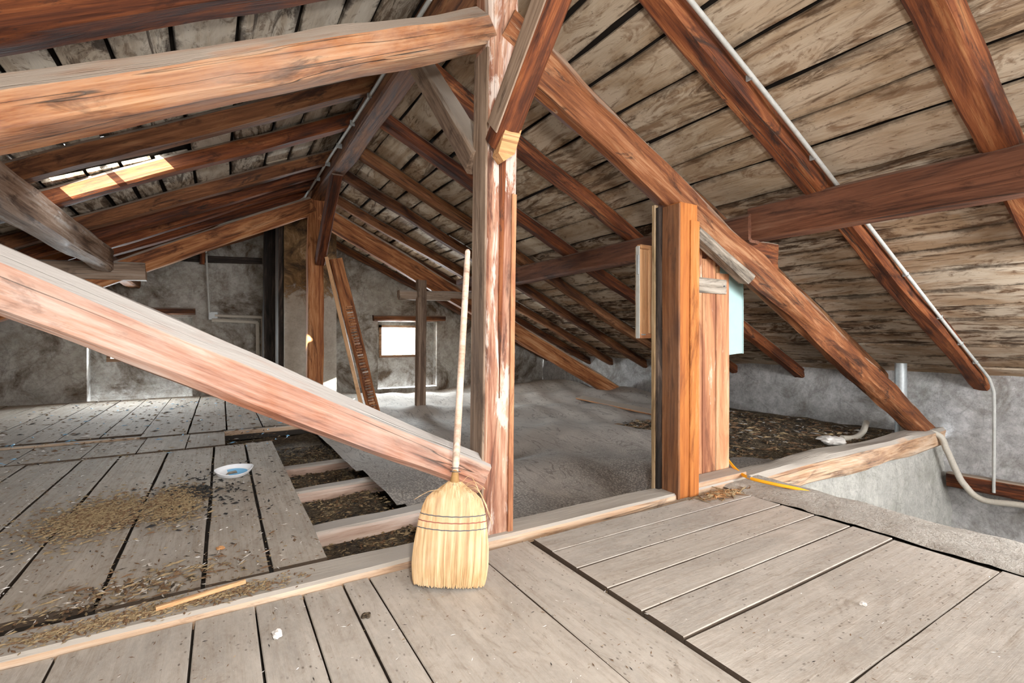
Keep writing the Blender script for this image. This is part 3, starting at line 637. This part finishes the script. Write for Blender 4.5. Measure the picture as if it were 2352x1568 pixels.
boxes('chimney', [(.83, 1.60, 8.2, 9.1, -.05, 2.95)], 'chimney', label='plastered chimney with a brown water-stained top behind the far king post', cat='chimney')
timber('wall_post', (.72, 9.15, -.02), (.74, 9.15, 2.95), .22, .26, 'sooty', label='soot-black timber post against the gable left of the chimney', cat='post', jit=.010, ch=.012)
timber('wall_post', (.79, 8.55, .0), (.79, 8.55, 2.95), .5, .07, 'sooty', label='black weathered plank standing along the chimney flank', cat='board', jit=.006, ch=.006)
timber('gable_rail', (-.6, YB - .05, 2.32), (.62, YB - .05, 2.36), .08, .11, 'sooty', label='dark charred rail high on the gable, left of the black post', cat='beam', jit=.010, ch=.012)
timber('wall_stub', (-.28, 9.55, 2.22), (-.26, 9.55, 2.48), .06, .07, 'red', label='small reddish wooden stub hanging beside the thin gable conduit', cat='stub', jit=.003, ch=.004)
def conduit_gable():
    e = empty('twin_conduit', (.6, 9.62, 0), 'twin pale conduits bent down the gable to the floor left of the black post', 'conduit')
    tube('outer_tube', smooth_path([(-.10, 9.62, 1.375), (.25, 9.62, 1.365), (.58, 9.62, 1.36), (.615, 9.62, 1.345), (.625, 9.62, 1.30), (.628, 9.62, .9), (.63, 9.62, 0.0)], 5), .028, 'cable', e)
    tube('inner_tube', smooth_path([(-.14, 9.60, 1.295), (.2, 9.60, 1.285), (.50, 9.60, 1.27), (.53, 9.60, 1.255), (.54, 9.60, 1.21), (.545, 9.60, .8), (.545, 9.60, 0.0)], 5), .030, 'cable', e)
    boxes('junction_box', [(-.19, -.05, 9.60, 9.68, 1.30, 1.44)], 'zinc', e, bevel=.012)
conduit_gable()
tube('drop_conduit', [(-.22, 9.58, 2.40), (-.20, 9.59, 1.9), (-.175, 9.60, 1.42)], .016, 'metal', label='thin grey conduit hanging from the far left principal to the junction box', cat='conduit')
# old boards propped up right of the far king post
lb = empty('propped_boards', (1.75, 6.75, -.1), 'two old boards propped against the far truss, bark and plaster on one', 'boards')
timber('board', (1.66, 6.62, -.12), (1.19, 6.74, 2.06), .10, .045, 'planed', lb, side=(0.3, 1, 0), jit=.004, ch=.004)
timber('board', (1.80, 6.60, -.12), (1.31, 6.74, 2.05), .06, .16, 'orange', lb, side=(0, 1, 0), jit=.012, ch=.01)
for k in range(40):
    t = .02 + k * .0175; p = Vector((1.80, 6.545, -.12)).lerp(Vector((1.31, 6.685, 2.05)), t); q = R.uniform(-.012, .012)
    timber('bark_ridge', p + Vector((-.045 + q, -.003, 0)), p + Vector((.03 + q, -.003, .012)), .016, .020, R.choice(('grey_brown', 'partition', 'orange', 'post')), lb, jit=.006, ch=.005, mids=0, seg=4)

# ------------------------------------------------------------------ wooden box post, board partition and cabinets
jp = empty('jamb_post', (2.5, 2.12, 0), 'orange varnished jamb post with a brown side, standing on the tie beam', 'post')
timber('core', (2.520, 2.10, -.005), (2.528, 2.10, 1.845), .125, .165, 'varnish', jp, jit=.003, ch=.006, seg=20)
timber('face_board', (2.568, 2.034, -.005), (2.577, 2.034, 1.74), .012, .085, 'varnish', jp, jit=.002, ch=.003, seg=14)
timber('side_board', (2.431, 2.10, -.005), (2.437, 2.10, 1.835), .135, .016, 'varnish_dark', jp, jit=.003, ch=.003, seg=20)
timber('edge_strip', (2.415, 2.183, -.01), (2.420, 2.183, 1.835), .028, .035, 'sooty', jp, jit=.002, ch=.003)
timber('edge_strip', (2.406, 2.212, -.02), (2.411, 2.212, 1.855), .03, .03, 'strip', jp, jit=.003, ch=.003)
bp = empty('board_partition', (2.9, 2.22, 0), 'vertical board partition joined by turquoise gaps right of the orange post', 'partition')
for x0, x1, z1 in ((2.66, 2.862, 1.62), (2.868, 3.008, 1.55), (3.018, 3.165, 1.46)):
    timber('board', ((x0 + x1) / 2, 2.21, .03), ((x0 + x1) / 2, 2.21, z1), .024, x1 - x0, 'partition', bp, jit=.002, ch=.003, seg=14)
timber('gap_strip', (3.013, 2.213, .03), (3.013, 2.213, 1.45), .012, .016, 'turq', bp, mids=0, jit=0, ch=.001, seg=3)
timber('gap_strip', (2.865, 2.217, .03), (2.865, 2.217, 1.5), .012, .014, 'turq', bp, mids=0, jit=0, ch=.001, seg=3)
nb = timber('cross_board', (2.70, 2.185, 1.365), (3.10, 2.185, 1.362), .02, .105, 'label', bp, jit=.003, ch=.004, label='grey weathered board nailed across')
for x in (2.735, 3.07): boxes('nail', [(x - .005, x + .005, 2.168, 2.178, 1.36, 1.37)], 'wire', nb)
boxes('sole_plate', [(2.62, 3.16, 2.06, 2.19, .025, .06)], 'tie', bp, bevel=.006)
ec = empty('wooden_cabinet', (2.42, 2.36, 1.0), 'pale planed wooden cabinet fixed to the left flank of the jamb post', 'cabinet')
for x0, x1 in ((2.386, 2.46), (2.463, 2.53)):
    timber('side_board', ((x0 + x1) / 2, 2.335 - (x0 - 2.37) * .1, 1.03), ((x0 + x1) / 2, 2.335 - (x0 - 2.37) * .1, 1.592), .03, x1 - x0, 'planed', ec, jit=.001, ch=.002, seg=8)
boxes('bottom_rail', [(2.384, 2.535, 2.31, 2.345, .995, 1.03)], 'partition', ec, bevel=.003)
boxes('top_rail', [(2.386, 2.535, 2.31, 2.345, 1.59, 1.62)], 'planed', ec, bevel=.003)
boxes('case', [(2.392, 2.56, 2.352, 2.368, 1.0, 1.61)], 'strip', ec, bevel=.004)
boxes('metal_edge', [(2.376, 2.383, 2.315, 2.345, .995, 1.61)], 'metal', ec, bevel=.002)
boxes('hinge', [(2.366, 2.378, 2.312, 2.33, 1.42, 1.55)], 'zinc', ec, bevel=.003)
boxes('catch', [(2.39, 2.425, 2.302, 2.312, 1.015, 1.024)], 'zinc', ec, bevel=.002)
tc_ = empty('turquoise_box', (3.4, 2.38, .85), 'turquoise painted box fixed to the right end of the board partition', 'box')
V = [(3.18, 2.33, .845), (3.36, 2.33, .845), (3.36, 2.33, 1.47), (3.18, 2.33, 1.72), (3.18, 2.55, .845), (3.45, 2.55, .845), (3.45, 2.55, 1.40), (3.18, 2.55, 1.72), (3.44, 2.35, .86), (3.44, 2.35, 1.37)]
mesh_obj('case', [(3.19, 2.30, .86), (3.475, 2.30, .88), (3.475, 2.30, 1.42), (3.36, 2.30, 1.56), (3.19, 2.30, 1.60), (3.19, 2.55, .86), (3.475, 2.55, .88), (3.475, 2.55, 1.42), (3.36, 2.55, 1.56), (3.19, 2.55, 1.60)],
         [(0, 1, 2, 3, 4), (9, 8, 7, 6, 5), (0, 5, 6, 1), (1, 6, 7, 2), (2, 7, 8, 3), (3, 8, 9, 4), (4, 9, 5, 0)], 'turq', tc_, recalc=True)
boxes('rim', [(3.472, 3.482, 2.295, 2.555, .875, 1.425)], 'turq', tc_, bevel=.002)
boxes('wood_edge', [(3.168, 3.188, 2.292, 2.555, .85, 1.58)], 'planed', tc_, bevel=.002)

# ------------------------------------------------------------------ conduits and cables on the right
off = lambda x: under(x) + .055
cd = empty('rafter_conduit', (4.0, 1.64, 1.8), 'long straight pale conduit clipped along the right-slope rafter and down to the wall', 'conduit')
tube('tube', smooth_path([(1.3, 1.612, off(1.3)), (2.6, 1.612, off(2.6)), (4.0, 1.64, off(4.0)), (5.5, 1.67, off(5.5)), (6.45, 1.68, off(6.45))], 6) + smooth_path([(6.52, 1.67, off(6.52) - .02), (6.57, 1.655, .49), (6.585, 1.65, .40), (6.585, 1.65, 0), (6.575, 1.65, -.54)], 5), .0135, 'metal', cd)
for x in (1.9, 2.52, 3.2, 4.6, 5.3, 5.8, 6.2):
    boxes('clip', [(x - .007, x + .007, 1.596 + (x - 1.9) * .016, 1.635 + (x - 1.9) * .016, off(x) - .015, off(x) + .018)], 'zinc', cd, bevel=.002)
rc = empty('ridge_conduit', (1.0, 5, 2.9), 'thin pale conduit clipped along the left side of the ridge beam', 'conduit')
tube('tube', smooth_path([(1.02, 2.6, 2.93), (1.02, 4.0, 2.94), (1.01, 5.5, 2.96), (.99, 6.9, 2.94), (.90, 7.15, 2.86), (.55, 7.3, 2.70), (-.1, 7.35, 2.40), (-.22, 9.4, 2.40)], 6), .014, 'metal', rc)
for y in (3.4, 3.9, 4.5, 5.1, 5.7, 6.3): boxes('clip', [(.995, 1.05, y - .01, y + .01, 2.92, 2.965)], 'zinc', rc, bevel=.002)
tube('flexible_tube', smooth_path([(6.25, 2.30, .02), (6.36, 2.03, .0), (6.44, 1.97, -.17), (6.50, 1.92, -.36), (6.52, 1.86, -.50), (6.52, 1.72, -.62), (6.51, 1.42, -.59), (6.5, .9, -.57)], 16), .028, 'cable', n=12, ribs=.06, label='beige corrugated tube curving from the principal rafter foot down along the right wall', cat='tube')
tube('vent_pipe', [(6.42, 2.36, .72), (6.42, 2.36, .66), (6.42, 2.36, .4), (6.42, 2.36, -.1)], .055, 'zinc', n=18, label='short upright zinc pipe behind the foot of the right principal rafter', cat='pipe')
timber('wall_plate', (6.63, .2, -.47), (6.63, 2.02, -.50), .10, .15, 'red', label='dark red wall beam low in the pocket at the right edge', cat='beam', jit=.008, ch=.012)
yc = tube('yellow_cable', smooth_path([(3.26, 2.36, .20), (3.235, 2.28, .11), (3.15, 2.13, .055), (3.08, 1.99, .045), (3.12, 1.84, .035), (3.20, 1.72, .020), (3.27, 1.64, -.01)], 10), .011, 'yellow', n=10, label='bright yellow cable curving out from behind the board partition', cat='cable')
tube('cable_collar', smooth_path([(3.084, 2.0, .0465), (3.081, 1.975, .0455)], 2), .0135, 'zinc', yc)
tube('lead_cable', smooth_path([(6.2, 2.6, .05), (6.0, 2.55, -.03), (5.75, 2.52, -.06), (5.55, 2.55, -.05)], 8), .03, 'cable', label='grey cable end lying on the soil near the principal rafter foot', cat='cable')
timber('loose_lath', (5.45, 6.75, -.06), (5.13, 4.70, -.04), .14, .025, 'orange', side=(1, 0, .25), label='thin orange lath lying on the sheet behind the jamb post', cat='lath', jit=.004, ch=.003)

# ------------------------------------------------------------------ broom
def broom():
    base = Vector((.785, 1.80, .005)); top = Vector((.985, 2.04, 1.41))
    e = empty('broom', base, 'straw broom with a long pale handle leaning on the king post', 'broom')
    ax = (top - base).normalized(); L = (top - base).length
    view = Vector((-.5, -.86, 0)); zb = ax; xb = ax.cross(view).normalized(); yb = zb.cross(xb)
    if xb.dot(Vector((.857, -.515, 0))) < 0: xb = -xb; yb = -yb
    m = Matrix((xb, yb, zb)).transposed().to_4x4(); m.translation = base
    def ob(name, v, f, mat, smooth=True, par=None):
        me = bpy.data.meshes.new(name); me.from_pydata([tuple(q) for q in v], [], f); me.update()
        for p in me.polygons: p.use_smooth = smooth
        o = bpy.data.objects.new(name, me); return link(o, M[mat], par or e, m)
    # widths (half) along the height
    prof_ = [(.0, .139, .040), (.03, .146, .045), (.08, .152, .050), (.14, .151, .052), (.20, .144, .050), (.25, .138, .047), (.30, .127, .044), (.335, .112, .042), (.358, .088, .038), (.372, .056, .034), (.386, .030, .026), (.42, .024, .023), (.45, .019, .019), (.462, .014, .014)]
    def hw(z):
        for (a, b, c), (a2, b2, c2) in zip(prof_, prof_[1:]):
            if a <= z <= a2: t = (z - a) / (a2 - a); return b + (b2 - b) * t, c + (c2 - c) * t
        return prof_[-1][1:]
    v, f, n = [], [], 36
    for z, a, b in prof_:
        for k in range(n):
            t = 2 * math.pi * k / n; q = 1 + .015 * math.sin(7 * t) if z < .36 else 1
            v.append(((a - .008) * q * math.cos(t), (b - .006) * math.copysign(abs(math.sin(t)) ** .8, math.sin(t)), z + (.05 if z == 0 else .03 if z == .03 else 0)))
    for i in range(len(prof_) - 1):
        for k in range(n): f.append((i * n + k, i * n + (k + 1) % n, (i + 1) * n + (k + 1) % n, (i + 1) * n + k))
    f.append(tuple(range(n - 1, -1, -1))); f.append(tuple((len(prof_) - 1) * n + k for k in range(n)))
    head = ob('straw_head', v, f, 'straw_core')
    # loose strands, each a thin three-sided reed following the head
    rr = random.Random(3); v, f = [], []
    for s in range(4200):
        t = rr.uniform(0, 2 * math.pi); z1 = rr.uniform(.30, .40) if s % 3 else rr.uniform(.05, .2); z0 = rr.choice((rr.uniform(-.004, .012), rr.uniform(0, .05))) + .014 * math.cos(t) ** 4 * rr.random(); wob = rr.uniform(-.05, .05); out = rr.uniform(-.004, .004); o = len(v)
        r = rr.uniform(.0008, .0016); ns = 6
        for i in range(ns + 1):
            z = z1 + (z0 - z1) * i / ns; a, b = hw(max(0, z)); tt = t + wob * i / ns * (.4 if z > .1 else 1)
            x, y = (a + out * i / ns) * math.cos(tt), (b + out * i / ns) * math.copysign(abs(math.sin(tt)) ** .8, math.sin(tt))
            for k in range(3):
                g = k * 2.094; v.append((x + r * math.cos(g), y + r * math.sin(g), z))
        for i in range(ns):
            for k in range(3): f.append((o + i * 3 + k, o + i * 3 + (k + 1) % 3, o + i * 3 + 3 + (k + 1) % 3, o + i * 3 + 3 + k))
    st = ob('bristles', v, f, 'straw', False, head); st['kind'] = 'stuff'
    # stray straws at the shoulder
    v, f = [], []
    for (x, z, dx, dz, up) in ((.03, .37, .11, -.06, .07), (.02, .38, .09, -.02, .10), (.04, .365, .12, -.10, .05), (-.03, .365, -.13, -.04, .01), (.03, .375, .10, .00, .06), (.035, .37, .13, -.13, .06)):
        p = smooth_path([(x, -.02, z), (x + dx * .5, -.035, z + up * .5 + dz * .2), (x + dx, -.03, z + dz)], 6)
        a, b = tube_geo(p, .0012, 4); o = len(v); v += a; f += [tuple(q + o for q in ff) for ff in b]
    ob('stray_straws', v, f, 'straw', True, head)['kind'] = 'stuff'
    for z, mt in ((.272, 'wire'), (.247, 'redthread'), (.220, 'wire')):
        a, b = hw(z); pts = []
        for k in range(49):
            t = 2 * math.pi * k / 48; pts.append(((a + .001) * math.cos(t), (b + .002) * math.copysign(abs(math.sin(t)) ** .8, math.sin(t)), z - .008 * (1 - math.cos(t) ** 2) + .0012 * (k % 2)))
        q, g = tube_geo(pts, .0022, 6); ob('stitching', q, g, mt, True, head)
    for z in (.388, .44, .455):
        a, b = hw(z); pts = [((a + .001) * math.cos(2 * math.pi * k / 24), (b + .001) * math.sin(2 * math.pi * k / 24), z) for k in range(25)]
        q, g = tube_geo(pts, .0016, 6); ob('binding_wire', q, g, 'wire', True, head)
    hl = [(0, 0, .36), (0, 0, .46), (0, 0, .47), (0, 0, .8), (0, 0, 1.1), (0, 0, L - .08), (0, 0, L - .055), (0, 0, L - .01), (0, 0, L)]
    q, g = tube_geo(hl, [.013, .0135, .0155, .0150, .0145, .0140, .0125, .0125, .008], 18)
    o = ob('handle', q, g, 'handle')
broom()

# ------------------------------------------------------------------ tray, scraps and litter
def tray():
    e = empty('foam_tray', (.075, 4.0, .0), 'small white boat-shaped tray with a light blue inside on the left planks', 'tray')
    rot = Matrix.Translation((.075, 4.0, .026)) @ Matrix.Rotation(math.radians(8), 4, 'Z') @ Matrix.Rotation(math.radians(17), 4, 'X')
    def loop(k, z, sx=1, sy=1):
        out = []
        for i in range(32):
            t = 2 * math.pi * i / 32; c_, s_ = math.cos(t), math.sin(t)
            x = .124 * sx * math.copysign(abs(c_) ** .9, c_); y = .078 * sy * math.copysign(abs(s_) ** .85, s_) * (1 - .35 * abs(c_) ** 2)
            out.append(rot @ Vector((x * k, y * k, z + .014 * abs(c_) ** 3 * (z / .03))))
        return out
    V, F = [], []
    for k, z in ((.80, .0), (.90, .012), (1.0, .03), (.97, .032), (.86, .014), (.74, .006)): V += loop(k, z)
    for i in range(5):
        for k in range(32): F.append((i * 32 + k, i * 32 + (k + 1) % 32, (i + 1) * 32 + (k + 1) % 32, (i + 1) * 32 + k))
    F.append(tuple(range(31, -1, -1))); F.append(tuple(160 + k for k in range(32)))
    mesh_obj('shell', [tuple(v) for v in V], F, 'white', e, True, recalc=True)
    V = [tuple(v) for v in loop(.70, .0085) if (rot.inverted() @ v).x > -.045]; mesh_obj('label_insert', V, [tuple(range(len(V)))], 'blue', e)
    a = [rot @ Vector(p) for p in ((-.055, -.018, .0092), (.02, -.016, .0092), (.02, .022, .0092), (-.03, .018, .0092))]
    mesh_obj('printed_patch', [tuple(p) for p in a], [(0, 1, 2, 3)], 'label', e)
tray()
def crumple(name, loc, r, mat, lab, cat, flat=.6, seed=1):
    bm = bmesh.new(); bmesh.ops.create_icosphere(bm, subdivisions=3, radius=r)
    for v in bm.verts:
        k = 1 + .45 * noise.noise(v.co / r * 1.6 + Vector((seed, 0, 0))) + .2 * noise.noise(v.co / r * 4 + Vector((0, seed, 0))); v.co *= k; v.co.z *= flat
    zmin = min(v.co.z for v in bm.verts)
    for v in bm.verts: v.co.z -= zmin
    me = bpy.data.meshes.new(name); bm.to_mesh(me); bm.free()
    o = bpy.data.objects.new(name, me); link(o, M[mat], None, Matrix.Translation(loc)); return props(o, lab, cat)
crumple('paper_scrap', (.158, 1.78, .0), .016, 'paper', 'crumpled white paper scrap on the front planks left of centre', 'scrap', .8, 3)
crumple('dirt_clod', (.442, 1.75, .0), .016, 'soil', 'dark dirt clod on the front planks left of the broom', 'clod', .4, 5)
crumple('orange_chip', (-.005, 2.66, .0), .016, 'fresh', 'small orange wood chip on the left planks by the wide gap', 'chip', .5, 7)
crumple('white_bundle', (5.25, 2.50, -.07), .12, 'paper', 'dusty whitish plastic bundle on the soil beside the tie beam end', 'bundle', .35, 9)
crumple('plaster_crumb', (2.05, .87, .002), .012, 'paper', 'pale plaster crumb on the wide right-hand planks', 'crumb', .5, 12)
timber('loose_stick', (-.20, 2.115, .040), (.08, 2.165, .044), .018, .016, 'fresh', label='short orange stick lying on the tie beam at the left', cat='stick', jit=.002, ch=.003)

def litter(name, lab, cat, n, pos, size, mats, seed, elong=3.0):
    """flakes, straw and grit: thousands of tiny bent chips in one mesh"""
    rr = random.Random(seed); V, F, mi = [], [], []
    for _ in range(n):
        x, y, z, k = pos(rr); s = rr.uniform(*size) * k; a = rr.uniform(0, math.pi); l = s * rr.uniform(1, elong); w = s * rr.uniform(.35, .8); h = s * rr.uniform(.2, .7)
        ca, sa = math.cos(a), math.sin(a); o = len(V); tl = rr.uniform(-.3, .3)
        for px, py, pz in ((-l, 0, .0), (0, -w, .0), (l, 0, tl * l * .5), (0, w, 0), (l * rr.uniform(-.4, .4), 0, h)):
            V.append((x + px * ca - py * sa, y + px * sa + py * ca, z + max(-.001, pz)))
        F += [(o, o + 1, o + 4), (o + 1, o + 2, o + 4), (o + 2, o + 3, o + 4), (o + 3, o, o + 4)]; m_ = rr.choice(range(len(mats))); mi += [m_] * 4
    o = mesh_obj(name, V, F, mats[0], label=lab, cat=cat, kind='stuff')
    for m_ in mats[1:]: o.data.materials.append(M[m_])
    o.data.polygons.foreach_set('material_index', mi)
M['chaff'] = plain('chaff', (0.34, 0.25, 0.14), .9, 0, .6, 90); M['black'] = plain('black_grit', (0.03, 0.028, 0.027), .9); M['bark'] = plain('brown_flakes', (0.17, 0.10, 0.055), .9)
def blob(cx, cy, rx, ry, z=.001):
    def p(rr):
        t, d = rr.uniform(0, 6.283), abs(rr.gauss(0, .5)); return cx + rx * d * math.cos(t), cy + ry * d * math.sin(t), z, 1
    return p
def rect(x0, x1, y0, y1, z=.001):
    return lambda rr: (rr.uniform(x0, x1), rr.uniform(y0, y1), z, 1)
litter('chaff_heap', 'light brown chaff heap on the left planks, left of the tray', 'litter', 4500, blob(-.60, 3.5, .30, .42), (.005, .013), ['chaff', 'chaff', 'bark', 'chaff'], 1, 2.2)
litter('chaff_heap', 'second light brown chaff heap on the left planks, nearer the wide gap', 'litter', 3500, blob(-.24, 3.55, .17, .42), (.005, .012), ['chaff', 'chaff', 'bark', 'chaff'], 2, 2.2)
litter('black_grit', 'black grit scattered around the tray on the left planks', 'litter', 420, blob(-.12, 3.75, .45, .7), (.006, .018), ['black'], 3, 1.6)
litter('litter', 'straw, flakes and crumbs strewn over the left planks', 'litter', 2600, rect(-1.7, .42, 2.3, 6.0), (.002, .007), ['bark', 'chaff', 'black', 'paper', 'chaff', 'bark'], 4, 3.5)
litter('litter', 'coloured flakes and crumbs on the far left planks', 'litter', 900, rect(-2.2, .6, 5.0, 9.4, .016), (.004, .018), ['bark', 'paper', 'black', 'chaff', 'bark', 'bark', 'blue'], 5, 3)
litter('litter', 'fine crumbs and straw strewn over the front planks', 'litter', 1700, rect(-.7, 2.85, .5, 2.0, .006), (.001, .0032), ['bark', 'chaff', 'black', 'paper', 'bark'], 6, 4)
litter('straw_wisps', 'straw and splinters swept against the foot of the jamb post', 'litter', 420, blob(2.72, 1.93, .22, .07, .012), (.004, .014), ['chaff', 'fresh', 'bark', 'chaff'], 11, 6)
def tiepos(rr): x = rr.choice((-.42, -.2, .05)) + rr.gauss(0, .12); return x, 2.12 + rr.gauss(0, .03), .034, 1
litter('chaff_line', 'chaff lying along the top of the tie beam at the left', 'litter', 1500, tiepos, (.003, .008), ['chaff', 'bark', 'chaff'], 7, 2.5)
def torn(rr): x = rr.gauss(-.28, .22); return x, 2.42 + .5 * (x + .45) * .3 + rr.gauss(0, .09), .001, 1
litter('bark_litter', 'bark strips and torn flakes where the left planks meet the tie beam', 'litter', 600, torn, (.003, .012), ['bark', 'bark', 'chaff', 'floor', 'bark', 'chaff', 'soil'], 8, 3.2)
def baypos(rr): x, y = rr.uniform(.40, 1.0), rr.uniform(2.3, 5.2); return x, y, soil_z(x, y) + .004, 1
litter('bay_chaff', 'chaff and black clods between the pale joists in the open bay', 'litter', 3600, baypos, (.004, .015), ['chaff', 'black', 'bark', 'chaff', 'soil', 'soil'], 9, 2)
def soilpos(rr):
    while True:
        x, y = rr.uniform(3.9, 6.5), rr.uniform(2.25, 4.8)
        if inpoly(x, y, SOILP): return x, y, soil_z(x, y) + .006, 1
litter('soil_debris', 'rubble, bark and splinters on the bare soil by the right wall', 'litter', 2600, soilpos, (.006, .03), ['soil', 'bark', 'soil', 'black', 'bark', 'bark', 'chaff', 'soil', 'soil', 'soil', 'bark', 'soil', 'bark', 'chaff', 'mortar'], 10, 3)
